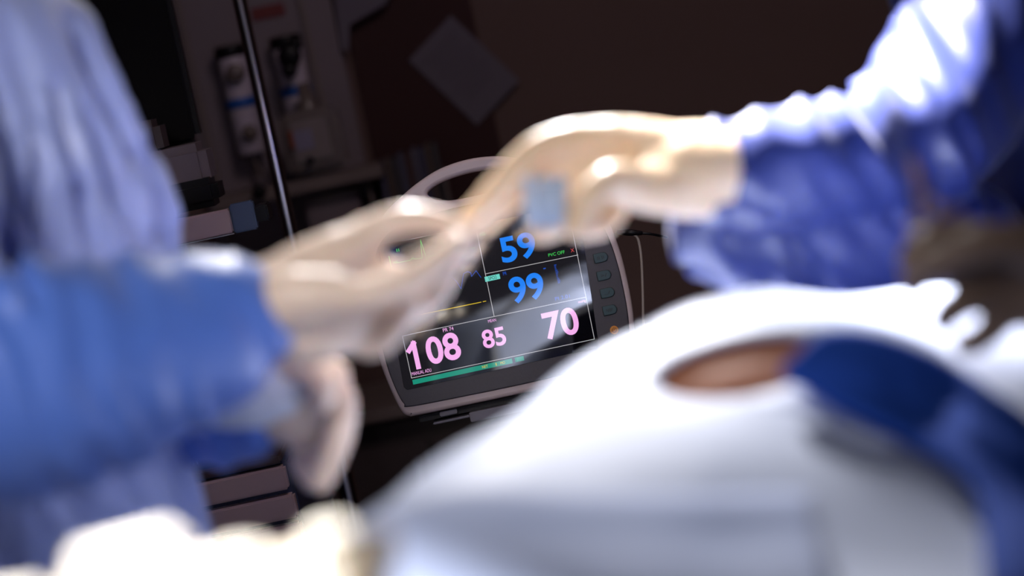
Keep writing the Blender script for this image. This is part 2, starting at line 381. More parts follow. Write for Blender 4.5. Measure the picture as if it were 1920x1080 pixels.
# display tucked on the worktop
sp = at(385, 886)
mbox('control_panel', sp.x - 0.11, sp.x + 0.035, Ym - 0.002, Ym + 0.05, zd + 0.016, zd + 0.042, mat('teal_panel', (0.01, 0.05, 0.07), 0.25), 0.002)
for dx, ww, hh in ((-0.012, 0.0015, 0.010), (-0.007, 0.0015, 0.010), (0.006, 0.010, 0.0012)):
    mbox('panel_mark', sp.x + dx - ww / 2, sp.x + dx + ww / 2, Ym - 0.0035, Ym - 0.002, zd + 0.030 - hh / 2, zd + 0.030 + hh / 2, mat('pale_mark', (0.5, 0.6, 0.7), 0.5), 0)
# back column and upper shelf
s0 = at(433, 410); xs = s0.x; zs1 = at(431, 391).z; zs0 = at(438, 436).z
mbox('column', xs - 0.40, xs - 0.12, Ym + 0.25, Ym + 0.45, zd, zs0, M_dkcab)
sh = mbox('shelf_front', xs - 0.45, xs, Ym, Ym + 0.018, zs0, zs1, M_mach, 0.002)
mbox('upper_shelf', xs - 0.45, xs - 0.01, Ym + 0.018, Ym + 0.42, zs0, zs1 - 0.018, M_dkcab, 0.002)
mbox('shelf_trim', xs - 0.45, xs, Ym - 0.001, Ym + 0.003, zs0 - 0.002, zs0 - 0.0008, mat('trim_metal', (0.7, 0.68, 0.66), 0.3, 0.8), 0, sh)
xb = at(479, 405).x; zb1 = at(455, 379).z; zb0 = at(462, 432).z
mbox('corner_block', xs + 0.0005, xb, Ym - 0.002, Ym + 0.02, zb0 - 0.001, zb1, M_blockb, 0.002)
xk = at(503, 400).x
mbox('clamp', xb, xk, Ym + 0.005, Ym + 0.06, at(492, 416).z, at(490, 384).z, M_black, 0.002)
# dark screen and grey body on the upper shelf
t = thing('machine_display', at(290, 380, 3.35), 'large black screen above the anaesthesia machine shelf', 'screen')
pc = PY(262, 120, 3.35); kk = K * 3.35
b = bmesh.new(); box(b, (PY(235, 140, 3.46).x, 3.48, PY(262, 130, 3.46).z), (230 * kk, 0.05, 320 * kk), 0.012); obj('casing', b, M_black, t)
b = bmesh.new(); box(b, (PY(235, 140, 3.46).x, 3.453, PY(262, 130, 3.46).z), (212 * kk, 0.004, 300 * kk), 0.001); obj('glass', b, mat('black_glass', (0.003, 0.002, 0.003), .4, spec=0.1), t)
b = bmesh.new(); q_ = PY(296, 280, 3.475); tube(b, [q_, (q_.x, q_.y, zs1 + .004)], [.016, .018], 12, 1); obj('neck', b, M_black, t, True)
t = thing('ventilator_unit', at(330, 340, 3.3), 'grey rounded unit standing on the anaesthesia machine shelf', 'ventilator')
b = bmesh.new(); box(b, PY(330, 318, 3.34), (0.10, 0.10, 0.062), 0.012); obj('housing', b, mat('grey_housing', (0.17, 0.13, 0.15), 0.5), t)
b = bmesh.new(); box(b, PY(345, 368, 3.32), (0.105, 0.09, 0.04), 0.01); obj('base', b, M_black, t)
b = bmesh.new(); box(b, PY(272, 262, 3.34), (0.055, 0.08, 0.05), 0.01); obj('side_module', b, mat('dim_housing', (0.06, 0.04, 0.045), 0.5), t)

# ------------------------------------------------------------------ patient monitor
mth = math.radians(12.2); O = P(940, 560, MON_D); S = K * MON_D
Xm = math.cos(mth) * RT + math.sin(mth) * UP; Zm = -math.sin(mth) * RT + math.cos(mth) * UP
MM = Matrix((Xm, FWD, Zm)).transposed().to_4x4(); MM.translation = O
MM = MM @ Matrix.Rotation(math.radians(1.15), 4, 'X')       # leaning slightly forward
mon = thing('patient_monitor', None, 'grey patient monitor showing 59, 99, 108, 85 and 70 with a carrying handle', 'monitor', mtx=MM)
def UV(px, py):
    dx, dy = px - 940, py - 560
    return (dx * math.cos(mth) - dy * math.sin(mth), -dx * math.sin(mth) - dy * math.cos(mth))
def plate(name, loops, y0, y1, mt, bev=0.0, parent=None, sub=5):
    """Extruded outline(s) in monitor pixels; y0 the front, y1 the back in metres."""
    cu = bpy.data.curves.new('c', 'CURVE'); cu.dimensions = '2D'; cu.fill_mode = 'BOTH'
    for lp in loops:
        pts = lp
        if sub > 1:
            n = len(lp); pts = []
            for i in range(n):
                a, b_, c, d = (np.array(lp[(i + j) % n], float) for j in (-1, 0, 1, 2))
                for j in range(sub):
                    q = j / sub
                    pts.append(0.5 * (2 * b_ + (c - a) * q + (2 * a - 5 * b_ + 4 * c - d) * q * q + (3 * b_ - a - 3 * c + d) * q ** 3))
        s = cu.splines.new('POLY'); s.points.add(len(pts) - 1); s.use_cyclic_u = True
        for p_, q in zip(s.points, pts): p_.co = (q[0] * S, q[1] * S, 0, 1)
    e = (y1 - y0) / 2
    cu.extrude = max(e - bev, 0.00005); cu.bevel_depth = bev; cu.bevel_resolution = 3; cu.offset = -bev
    o = bpy.data.objects.new('c', cu); COL.objects.link(o)
    me = evaluated(o); bpy.data.objects.remove(o)
    me.transform(Matrix.Translation((0, (y0 + y1) / 2, 0)) @ Matrix.Rotation(math.pi / 2, 4, 'X'))
    return link_mesh(name, me, mt, parent or mon, False)
U = -5
def sym(pts): return [(U + a, b) for a, b in pts] + [(U - a, b) for a, b in pts[::-1] if a > 0.1]
outer = sym([(0, 268), (55, 262), (100, 246), (136, 227), (173, 203), (205, 166), (228, 112), (240, 50), (243, -10), (241, -75), (232, -130), (222, -166), (210, -178), (190, -180), (60, -181)])
hole = sym([(0, 243), (48, 239), (76, 231), (88, 222), (84, 213), (68, 205), (38, 199)])
shell = plate('front_shell', [outer, hole], -0.012, 0.022, M_beige, 0.005)
body = sym([(60, 196), (150, 192), (190, 165), (216, 110), (228, 50), (231, -10), (229, -75), (218, -140), (205, -166), (60, -170)])
plate('rear_housing', [body], 0.022, 0.115, M_beige, 0.012)
bez = sym([(70, 184), (140, 177), (182, 160), (208, 128), (224, 75), (231, 20), (232, -40), (229, -90), (222, -130), (214, -153), (200, -161), (60, -164)])
plate('bezel', [bez], -0.0150, -0.010, M_char, 0.0015)
glass = [(-203, 145), (170, 145), (172, 66), (160, -118), (154, -127), (-208, -129), (-213, -122)]
plate('screen', [glass], -0.0157, -0.0145, M_screen, 0.0003, sub=1)
scr = [o for o in mon.children if o.name.startswith('screen')][0]
FY = -0.0158
def emat(name, col, s=1.0):
    if name in MATS: return MATS[name]
    mm = mat(name, (0.004, 0.004, 0.006), 0.03, var=0.02, spec=0.9, coat=1.0, emit=lin(col), estr=s)
    return mm
E_pink = emat('lit_pink', (255, 182, 246), 0.95); E_blue = emat('lit_blue', (18, 132, 252), 0.95); E_blue2 = emat('lit_blue_thin', (20, 90, 220), 0.7)
E_line = emat('lit_white', (215, 212, 215), 0.75); E_green = emat('lit_green', (70, 225, 95), 0.8); E_teal = emat('lit_teal', (10, 155, 128), 0.8)
E_cyan = emat('lit_cyan', (120, 235, 220), 0.8); E_yel = emat('lit_yellow', (240, 205, 40), 0.85); E_red = emat('lit_red', (235, 80, 80), 0.8)
def glyphs(name, s, u0, u1, v0, v1, mt, bold=0.0, y=FY, parent=None, shear=0.0):
    cu = bpy.data.curves.new('t', 'FONT'); cu.body = s; cu.offset = bold; cu.size = 1; cu.resolution_u = 6; cu.shear = shear
    o = bpy.data.objects.new('t', cu); COL.objects.link(o); me = evaluated(o); bpy.data.objects.remove(o)
    co = np.array([v.co[:] for v in me.vertices]); lo = co.min(0); hi = co.max(0)
    for v in me.vertices:
        a = (v.co.x - lo[0]) / (hi[0] - lo[0]); b_ = (v.co.y - lo[1]) / (hi[1] - lo[1])
        v.co = ((u0 + a * (u1 - u0)) * S, y, (v0 + b_ * (v1 - v0)) * S)
    # face the viewer
    me.flip_normals() if me.polygons and me.polygons[0].normal.y > 0 else None
    return link_mesh(name, me, mt, parent or scr)
def line(bm, pts, w_):
    for a, b_ in zip(pts, pts[1:]):
        a = Vector(a); b_ = Vector(b_); d = (b_ - a); L = d.length
        if L < 1e-6: continue
        n = Vector((-d.y, d.x)) / L * w_ / 2; e = d / L * w_ / 2
        q = [a - e + n, b_ + e + n, b_ + e - n, a - e - n]
        bm.faces.new([bm.verts.new((p.x * S, FY - 0.00002, p.y * S)) for p in q])
def lines(name, polys, w_, mt):
    bm = bmesh.new()
    for p_ in polys: line(bm, p_, w_)
    me = bpy.data.meshes.new(name); bm.to_mesh(me); bm.free()
    return link_mesh(name, me, mt, scr)
glyphs('reading_digits', '08', -158, -94, -93, -41, E_pink, 0.025)
lines('reading_digits', [[(-189, -58), (-178, -46.5), (-178, -91)]], 9.0, E_pink)
glyphs('reading_digits', '85', -51, -7, -85, -50, E_pink, 0.022)
glyphs('reading_digits', '70', 66, 132, -94, -42, E_pink, 0.022)
glyphs('reading_digits', '59', 17, 84, 63, 112, E_blue, 0.025)
glyphs('reading_digits', '99', 18, 83, -15, 35, E_blue, 0.025)
glyphs('small_text', 'PR 74', -119, -99, -38, -31, E_pink); glyphs('small_text', 'MEAN', -33, -18, -38.5, -33, E_pink)
glyphs('small_text', 'mmHg', 139, 153, -40, -33.5, E_pink); glyphs('small_text', 'MANUAL ADU', -193, -156, -105, -98.5, E_pink)
glyphs('small_text', 'PR', 13, 20, 42, 48.5, E_blue2); glyphs('small_text', 'PI 2.01', 98, 126, -24.5, -18, E_blue2)
glyphs('small_text', 'ECG', -14, -4, 123, 129, E_green); glyphs('small_text', 'PVC OFF', 103, 134, 58, 64, E_green)
glyphs('small_text', 'II', -172, -167, 127, 132.5, E_green); glyphs('small_text', '1mV', -183, -174, 106.5, 111.5, E_green)
glyphs('alarm_mark', 'X', 145.5, 152, 57.5, 64, E_red); 
box_u = lines('tag_box', [[(-17.5, 42), (1.5, 42)]], 9.5, E_cyan)
glyphs('small_text', 'SPO2', -15.5, 0, 39, 45, emat('dark_text', (5, 40, 50), 0.3), 0, FY - 0.0001)
lines('grid_lines', [[(-195, -29), (-195, -109), (154, -110), (155, -30), (-178, -28.5)], [(-18.5, 132), (-20, -28)], [(-19, 52), (157, 50)], [(157, 140), (155, -30)], [(-195, -29), (-170, -28.5)]], 1.1, E_line)
lines('status_bar', [[(-190, -117.2), (-9, -117.2)]], 9, E_teal)
lines('status_bar', [[(5.5, -116.8), (13.5, -116.8)]], 8.5, E_teal)
lines('battery_mark', [[(0.5, -113.5), (3, -113.5), (3, -120), (0.5, -120)]], 0.8, E_teal)
glyphs('small_text', 'NET', -62, -51, -119.5, -114.5, E_yel, 0, FY - 0.0001); glyphs('small_text', '1', -36, -34.5, -119.5, -114.5, E_yel, 0, FY - 0.0001)
glyphs('small_text', 'MO', -27, -18.5, -119.5, -114.5, E_yel, 0, FY - 0.0001)
lines('heart_trace', [[(-188, 122), (-188, 91)]], 1.4, E_green)
lines('heart_trace', [[(-178, 107), (-150, 106.6), (-146, 110), (-141, 106.5), (-128, 106), (-124, 140), (-120, 98), (-117, 106), (-95, 106), (-87, 113), (-78, 106), (-55, 105)], [(-52, 105), (-28, 104)]], 0.7, E_green)
ple = [(765, 545), (778, 520), (790, 512), (800, 522), (808, 515), (820, 530), (838, 512), (849, 520), (857, 528), (865, 541), (869.5, 513), (877, 509), (883, 511), (884.5, 518), (893, 507.4), (902, 520)]
lines('pulse_trace', [[UV(*p) for p in ple]], 0.9, E_blue2)
lines('breath_trace', [[UV(790, 589), UV(902, 566)], [UV(906, 565), UV(911, 564)]], 1.3, E_yel)
lines('signal_bars', [[(110, 7 + i * 2.6), (110 + 4 * (0.7 + 0.3 * math.sin(i)), 7 + i * 2.6)] for i in range(14)], 1.2, E_blue2)
lines('signal_bars', [[(89.5, 38.5), (92, 38.5)]], 2.2, E_blue2)
# keys
M_key = mat('teal_key', (0.03, 0.075, 0.09), 0.45, var=0.05); M_keyr = mat('key_rim', (0.01, 0.012, 0.016), 0.5); M_keyt = mat('key_print', (0.015, 0.02, 0.028), 0.5)
for px, py, sh_ in ((1125, 483, '|| ||'), (1131, 516, '>/'), (1137.4, 548.5, '_/'), (1142, 580.7, 'NIBP')):
    u, v = UV(px, py)
    def key(f): return [(u - 12 * f, v + 7 * f), (u - 9 * f, v + 8.5 * f), (u + 6 * f, v + 8.5 * f), (u + 11 * f, v + 6 * f), (u + 13.5 * f, v), (u + 11 * f, v - 6 * f), (u + 6 * f, v - 8.5 * f), (u - 9 * f, v - 8.5 * f), (u - 12 * f, v - 7 * f)]
    kb = plate('key', [key(1.0)], -0.0172, -0.0145, M_key, 0.0006, sub=2)
    plate('key_rim', [key(1.10)], -0.0158, -0.0145, M_keyr, 0.0002, kb, sub=2)
    glyphs('key_mark', sh_, u - 6, u + 6, v - 3, v + 3, M_keyt, 0.01, -0.01735, kb)
u, v = UV(1150.7, 618)
circ = lambda r: [(u + r * math.cos(a), v + r * math.sin(a)) for a in np.linspace(0, 2 * math.pi, 20, endpoint=False)]
pw = plate('power_key', [circ(8)], -0.0172, -0.0145, mat('amber_key', (0.45, 0.16, 0.02), 0.4, emit=(0.8, 0.3, 0.03), estr=0.12), 0.0006, sub=1)
pw['label'] = 'amber power key'
bm = bmesh.new()
arc = [(u + 4 * math.sin(a), v + 4 * math.cos(a)) for a in np.linspace(0.6, 2 * math.pi - 0.6, 14)]
line(bm, arc, 1.0); line(bm, [(u, v + 5), (u, v)], 1.0)
me = bpy.data.meshes.new('power_mark'); bm.to_mesh(me); bm.free(); me.transform(Matrix.Translation((0, -0.00155, 0))); link_mesh('power_mark', me, mat('amber_print', (0.15, 0.04, 0.01), .5), pw)
# stand under the monitor
def lbox(name, u0, u1, v0, v1, y0, y1, mt, parent, bev=0.001):
    b = bmesh.new(); box(b, ((u0 + u1) / 2 * S, (y0 + y1) / 2, (v0 + v1) / 2 * S), ((u1 - u0) * S, y1 - y0, (v1 - v0) * S), bev)
    b.transform(MM); return obj(name, b, mt, parent)
uu, vv = UV(881, 779)
st = thing('monitor_stand', P(1060, 900, MON_D + 0.1), 'dark grey bracket and stand carrying the patient monitor', 'stand')
lbox('mount_plate', uu, uu + 230, -213, -195, -0.02, 0.12, M_greyplate, st)
lbox('slide_rail', uu - 70, uu, -203.5, -199.5, -0.012, 0.1, M_greyplate, st)
lbox('spacer', uu - 95, uu + 200, -196, -184, 0.012, 0.11, M_black, st)
lbox('clip', uu - 55, uu - 22, -193, -184, 0.002, 0.02, M_greyplate, st)
pb = P(1120, 860, MON_D + 0.08)
b = bmesh.new(); tube(b, [pb, (pb.x, pb.y, 0.1)], [0.02, 0.022], 16, 1); obj('post', b, M_greyplate, st, True)
b = bmesh.new(); tube(b, [MM @ Vector((90 * S, 0.06, -204 * S)), pb + Vector((0, 0, 0.01))], [0.016, 0.02], 12, 1); obj('arm', b, M_greyplate, st, True)
for i in range(5):
    a = i * 2 * math.pi / 5 + .3
    b = bmesh.new(); tube(b, [(pb.x, pb.y, 0.11), (pb.x + .3 * math.cos(a), pb.y + .3 * math.sin(a), 0.08)], [.02, .014], 10, 1); g = obj('leg', b, M_black, st, True)
    b = bmesh.new(); ellipsoid(b, (pb.x + .3 * math.cos(a), pb.y + .3 * math.sin(a), .035), (.025, .025, .035)); obj('castor', b, M_black, g, True)
# cable and its plug at the right
t = thing('sensor_cable', P(1172, 436, MON_D + .02), 'pale cable with a black plug hanging on the right of the monitor', 'cable')
b = bmesh.new(); tube(b, [P(1160, 435, MON_D + .03), P(1180, 436, MON_D + .02), P(1202, 437, MON_D + .02)], [.0035, .0045, .003], 10); obj('plug', b, M_black, t, True)
b = bmesh.new(); tube(b, [P(1200, 437, MON_D + .02), P(1222, 439, MON_D + .02), P(1250, 445, MON_D + .03)], [.0018] * 3, 8); obj('black_lead', b, M_black, t, True)
b = bmesh.new(); tube(b, [P(1186, 438, MON_D + .02), P(1196, 448, MON_D + .02), P(1202, 480, MON_D + .02), P(1205, 540, MON_D + .02), P(1207, 640, MON_D + .02), P(1212, 760, MON_D + .03)], [.0019] * 6, 8); obj('lead', b, M_cable, t, True)

# ------------------------------------------------------------------ patient, table and drapes
ctrl = [(600, 1065, 1.38), (750, 945, 1.47), (900, 835, 1.56), (1040, 735, 1.65), (1150, 655, 1.72), (1280, 580, 1.80), (1400, 557, 1.84), (1560, 565, 1.85), (1700, 550, 1.87), (1900, 560, 1.9),
        (1000, 1090, 1.37), (1400, 1090, 1.40), (1900, 1090, 1.42), (1000, 920, 1.47), (1400, 900, 1.50), (1800, 850, 1.57), (1300, 745, 1.61), (1500, 725, 1.64), (1850, 690, 1.70), (1200, 740, 1.62), (1700, 650, 1.74)]
cp = [P(*c) for c in ctrl]
for i in range(10):
    a = cp[i]; n = Vector((-0.75, 0.66, 0)) if i < 5 else (Vector((-0.5, 0.86, 0)) if i < 6 else Vector((0, 1, 0)))
    cp.append(a + n * 0.10 + Vector((0, 0, -0.055))); cp.append(a + n * 0.22 + Vector((0, 0, -0.15)))
cp += [Vector(v) for v in ((-.32, .7, 1.0), (-.1, .7, 1.0), (.2, .7, 1.0), (.5, .7, .98), (-.2, 1.1, 1.03), (.1, 1.1, 1.02), (.4, 1.1, .99), (.62, 1.4, .95), (.62, 1.8, .96), (.15, 2.3, .99), (-.1, 2.4, .93), (.45, 2.4, .955), (.3, 2.15, .98), (-.03, 1.95, .965), (.02, 2.1, .965), (.12, 2.1, .985), (-.06, 2.2, .93), (.15, 2.55, 1.01), (.15, 2.75, .97))]
CX = np.array([[p.x, p.y] for p in cp]); CZ = np.array([p.z for p in cp])
def phi(r2): return np.where(r2 > 1e-12, r2 * np.log(np.maximum(r2, 1e-12)), 0.0)
D2 = ((CX[:, None] - CX[None]) ** 2).sum(-1); n_ = len(CX)
A = np.zeros((n_ + 3, n_ + 3)); A[:n_, :n_] = phi(D2) + np.eye(n_) * 2e-4; A[:n_, n_] = 1; A[:n_, n_ + 1:] = CX; A[n_, :n_] = 1; A[n_ + 1:, :n_] = CX.T
wt = np.linalg.solve(A, np.concatenate([CZ, [0, 0, 0]]))
def H(xy):
    xy = np.atleast_2d(xy); r2 = ((xy[:, None] - CX[None]) ** 2).sum(-1)
    return phi(r2) @ wt[:n_] + wt[n_] + xy @ wt[n_ + 1:]
BC = P(1412, 700, 1.66) + Vector((0, .019, -.060)); BR = (.150, .092, .084)     # the patient's belly under the opening
def belly(co):
    q = 1 - ((co[:, 0] - BC.x) / (BR[0] + .003)) ** 2 - ((co[:, 1] - BC.y) / (BR[1] + .003)) ** 2
    return np.where(q > 0, BC.z + (BR[2] + .0055) * np.sqrt(np.maximum(q, 0)), -9)
def ruffle(co): return .009 * (1 - 2 * np.abs(nz_np(co, (6, 6, 6)))) * .5 + .0036 * nz_np(co, (14, 9, 5), 3)
def surf(xy):
    xy = np.atleast_2d(xy); Z = H(xy); co = np.column_stack([xy, Z]); Z = Z + ruffle(co)
    Z = np.maximum(Z, belly(co))
    for e in (np.clip(-0.19 + (xy[:, 1] - 1.3) * .42, -0.19, -0.05) + np.clip((xy[:, 1] - 2.0) * .33, 0, .13) - xy[:, 0], xy[:, 0] - 0.395): Z = np.where(e > 0, Z - e * 6 - e * e * 20, Z)
    return np.maximum(Z, .5 + .0 * Z)
def ray(px, py):
    """The point of the draped surface under a pixel, by marching its ray."""
    a, b_ = 1.2, 2.0; d = a
    ds = np.linspace(1.22, 1.98, 60); pts = np.array([P(px, py, q)[:] for q in ds])
    g = pts[:, 2] - surf(pts[:, :2]); k = np.argmax(g < 0)
    if not (g < 0).any(): k = int(np.argmin(g))
    if k == 0: return Vector(pts[0])
    t_ = g[k - 1] / (g[k - 1] - g[k] + 1e-9); t_ = min(max(t_, 0), 1)
    return P(px, py, ds[k - 1] + (ds[k] - ds[k - 1]) * t_)
def grid_object(name, co, faces, mt, thick):
    me = bpy.data.meshes.new(name); me.from_pydata([tuple(c) for c in co], [], faces); me.update()
    bm = bmesh.new(); bm.from_mesh(me); bmesh.ops.delete(bm, geom=[v for v in bm.verts if not v.link_faces], context='VERTS')
    bmesh.ops.recalc_face_normals(bm, faces=bm.faces); bm.to_mesh(me); bm.free()
    o = link_mesh('tmp', me, None, None, True)
    s_ = o.modifiers.new('s', 'SOLIDIFY'); s_.thickness = thick; s_.offset = 0
    m2 = evaluated(o); bpy.data.objects.remove(o)
    return place_mesh(name, m2, mt, None)
def ell(px, py, cx, cy, a, b_, tl):
    dx, dy = px - cx, py - cy; c, s_ = math.cos(tl), math.sin(tl)
    return ((dx * c + dy * s_) / a) ** 2 + ((-dx * s_ + dy * c) / b_) ** 2
xs = np.arange(-0.238, 0.436, 0.008); ys = np.arange(0.75, 2.66, 0.008)
X, Y = np.meshgrid(xs, ys); xy = np.stack([X.ravel(), Y.ravel()], 1); co = np.column_stack([xy, surf(xy)])
OP = (1410, 690, 180, 56, math.radians(-10))
e = ell(*pix_np(co), *OP); out = (e < 1) & (co[:, 1] < 1.8) & (co[:, 1] > 1.45)
nx = len(xs); ny = len(ys); G = out.reshape(ny, nx)
adj = np.zeros_like(G)
for dy_ in (-1, 0, 1):
    for dx_ in (-1, 0, 1): adj |= np.roll(np.roll(G, dy_, 0), dx_, 1)
rim = (adj & ~G).ravel(); oc = co[out][:, :2].mean(0)
for _ in range(3):
    e2 = ell(*pix_np(co), *OP); f_ = np.where(rim & (e2 > 0.05), 1 / np.sqrt(np.maximum(e2, .05)), 1)
    co[:, :2] = np.where(rim[:, None], oc + (co[:, :2] - oc) * f_[:, None], co[:, :2])
    co[:, 2] = np.where(rim, surf(co[:, :2]), co[:, 2])
fs = []
for j_ in range(ny - 1):
    for i_ in range(nx - 1):
        q = (j_ * nx + i_, j_ * nx + i_ + 1, (j_ + 1) * nx + i_ + 1, (j_ + 1) * nx + i_)
        if not out[list(q)].any(): fs.append(q)
main = grid_object('surgical_drape', co, fs, M_drape, .003)
tag(main, 'large pale blue drape covering the patient, with an opening over the skin', 'drape')
def strip(name, top, bot, nu, nv, mt, label, cat, lift=.008, thick=.006, puff=.004, fold=0.0):
    """A cloth panel between two pixel polylines, laid on the draped surface."""
    def samp(pl, n):
        q = [np.array(v[:2]) for v in catmull([(a, b_, 0) for a, b_ in pl], 6)]
        L_ = np.cumsum([0] + [np.linalg.norm(q[i + 1] - q[i]) for i in range(len(q) - 1)])
        return [np.array([np.interp(t_, L_, [v[k] for v in q]) for k in (0, 1)]) for t_ in np.linspace(0, L_[-1], n)]
    A_, B_ = samp(top, nu), samp(bot, nu); co_ = []
    for j_ in range(nv):
        v_ = j_ / (nv - 1)
        for i_ in range(nu):
            p_ = A_[i_] * (1 - v_) + B_[i_] * v_; w_ = ray(*p_)
            edge = min(1, 6 * min(v_, 1 - v_))
            co_.append(w_ + Vector((0, -.25, 1)) * (lift + puff * edge + fold * edge * (noise.noise(w_ * 16) + .3 * math.sin(v_ * 14))))
    fs_ = [(j_ * nu + i_, j_ * nu + i_ + 1, (j_ + 1) * nu + i_ + 1, (j_ + 1) * nu + i_) for j_ in range(nv - 1) for i_ in range(nu - 1)]
    return tag(grid_object(name, co_, fs_, mt, thick), label, cat)
strip('blue_drape', [(1480, 738), (1515, 700), (1558, 655), (1650, 662), (1760, 705), (1860, 770), (1960, 850), (2120, 1100)],
      [(1486, 745), (1560, 785), (1640, 825), (1730, 872), (1790, 910), (1835, 960), (1855, 1030), (1860, 1200)], 46, 18, M_navy,
      'dark blue folded drape lying right of the exposed skin', 'drape', .011, .008, .006, .005)
strip('folded_towel', [(600, 1080), (740, 1005), (880, 962), (1100, 966), (1300, 968), (1520, 962)], [(560, 1220), (740, 1220), (900, 1220), (1150, 1220), (1350, 1220), (1580, 1220)], 44, 14, M_drape2,
      'light blue folded towel with a straight hem on the near side of the drape', 'towel', .010, .010, .003, .002)
# patient
pt = thing('person', (0.15, 1.7, 0.9), 'patient lying under pale blue drapes, a strip of skin showing', 'person')
b = bmesh.new()
tube(b, [(0.14, 1.25, .895), (0.14, 1.5, .90), (0.16, 1.9, .895), (0.19, 2.2, .89)], [(.13, .055), (.14, .06), (.14, .058), (.14, .052)], 20)
tube(b, [(0.19, 2.2, .89), (0.20, 2.36, .89), (.20, 2.42, .89)], [(.055, .05), (.05, .05), (.05, .05)], 14)
ellipsoid(b, (0.20, 2.5, .90), (.068, .095, .066)); ellipsoid(b, (0.20, 2.52, .965), (.012, .02, .010))
for s_ in (-1, 1):
    tube(b, [(0.14 + s_ * .07, 1.28, .90), (0.14 + s_ * .09, .95, .90), (.14 + s_ * .09, .55, .89), (.14 + s_ * .09, .15, .885), (.14 + s_ * .10, .06, .92)], [.06, .058, .048, .036, .032], 14)
    tube(b, [(0.19 + s_ * .12, 2.17, .885), (0.17 + s_ * .145, 1.9, .875), (.15 + s_ * .15, 1.65, .865), (.14 + s_ * .15, 1.45, .865)], [.042, .036, .03, .026], 12)
    ellipsoid(b, (.20 + s_ * .070, 2.5, .90), (.008, .02, .026))
ellipsoid(b, BC, BR, None, 40, 28)
me = blend_mesh(b, 0.008, 5)
sk = place_mesh('body', me, M_skin, pt)
# the small grey clip by the far end of the opening
b = bmesh.new(); c = P(1528, 634, 1.75); tube(b, [c + Vector((-.016, 0, 0)), c, c + Vector((.016, .004, -.002))], [.006, .009, .005], 12)
tag(obj('towel_clip', b, mat('grey_clip', (0.16, 0.2, 0.32), .4), None, True), 'small blue grey clip at the far corner of the exposed skin', 'clip')
# operating table
t = thing('operating_table', (0.15, 1.3, 0), 'operating table under the draped patient', 'table')
for nm, c, s, mt in (('mattress', (.185, .94, .785), (.36, 2.30, .09), M_black), ('table_top', (.185, .94, .725), (.36, 2.30, .03), M_greyplate), ('headrest', (.20, 2.36, .80), (.17, .52, .06), M_black), ('column', (.15, 1.35, .4), (.22, .3, .66), M_greyplate), ('base', (.15, 1.35, .06), (.5, .9, .1), M_greyplate)):
    b = bmesh.new(); box(b, c, s, .01); obj(nm, b, mt, t)

# ------------------------------------------------------------------ instrument stand with its tray, bottom left
TZ = 1.097
t = thing('instrument_stand', (-.22, 1.12, 0), 'steel instrument stand with a tray in the near left corner', 'stand')
b = bmesh.new(); box(b, (-.244, 1.12, TZ), (.312, .24, .006), .002); obj('tray', b, M_steel, t)
for nm, c, s in (('rim', (-.244, 1.0, TZ + .006), (.312, .006, .014)), ('rim', (-.244, 1.24, TZ + .006), (.312, .006, .014)), ('rim', (-.400, 1.12, TZ + .006), (.006, .24, .014)), ('rim', (-.088, 1.12, TZ + .006), (.006, .24, .014))):
    b = bmesh.new(); box(b, c, s, .002); obj(nm, b, M_steel, t)
b = bmesh.new(); tube(b, [(-.37, 1.12, TZ - .01), (-.37, 1.12, .06)], [.012, .014], 12, 1); obj('post', b, M_steel, t, True)
b = bmesh.new(); box(b, (-.30, 1.12, TZ - .012), (.18, .03, .014), .003); obj('tray_arm', b, M_steel, t)
b = bmesh.new(); box(b, (-.30, 1.12, .045), (.3, .34, .03), .01); obj('base', b, M_black, t)
tz = TZ + .004
b = bmesh.new()      # cloth liner
n1_, n2_ = 40, 30
V_ = [[b.verts.new((-.390 + .276 * i_ / n1_, 1.008 + .224 * j_ / n2_, tz + .003 + .005 * abs(noise.noise(Vector((i_ * .2, j_ * .2, 3)))))) for j_ in range(n2_ + 1)] for i_ in range(n1_ + 1)]
for i_ in range(n1_):
    for j_ in range(n2_): b.faces.new((V_[i_][j_], V_[i_ + 1][j_], V_[i_ + 1][j_ + 1], V_[i_][j_ + 1]))
o_ = obj('liner_cloth', b, M_gauze, None, True); tag(o_, 'white cloth lining the instrument tray under the swabs', 'cloth')
tz += .009
for i, (x, y, a, h, lb) in enumerate(((-.215, 1.17, .3, .034, 'white gauze swab pile, tallest on the instrument tray'), (-.285, 1.14, -.4, .026, 'white gauze swab pile at the far left of the instrument tray'),
        (-.185, 1.085, .8, .024, 'white gauze swabs nearest the camera on the tray'), (-.345, 1.10, .2, .020, 'low white gauze pile in the near left tray corner'), (-.255, 1.06, .5, .026, 'white gauze pile in the near middle of the tray'))):
    b = bmesh.new()
    for j in range(3):
        box(b, (.002 * j, -.002 * j, h / 3 * (j + .5)), (.060 - .004 * j, .052, h / 3 * .94), .003)
    b.transform(Matrix.Translation((x, y, tz)) @ Matrix.Rotation(a, 4, 'Z'))
    for v in b.verts: v.co += .002 * noise.noise_vector(v.co * 60)
    tag(obj('gauze_swab', b, M_gauze, None, True), lb, 'gauze', 'gauze swabs on the tray')
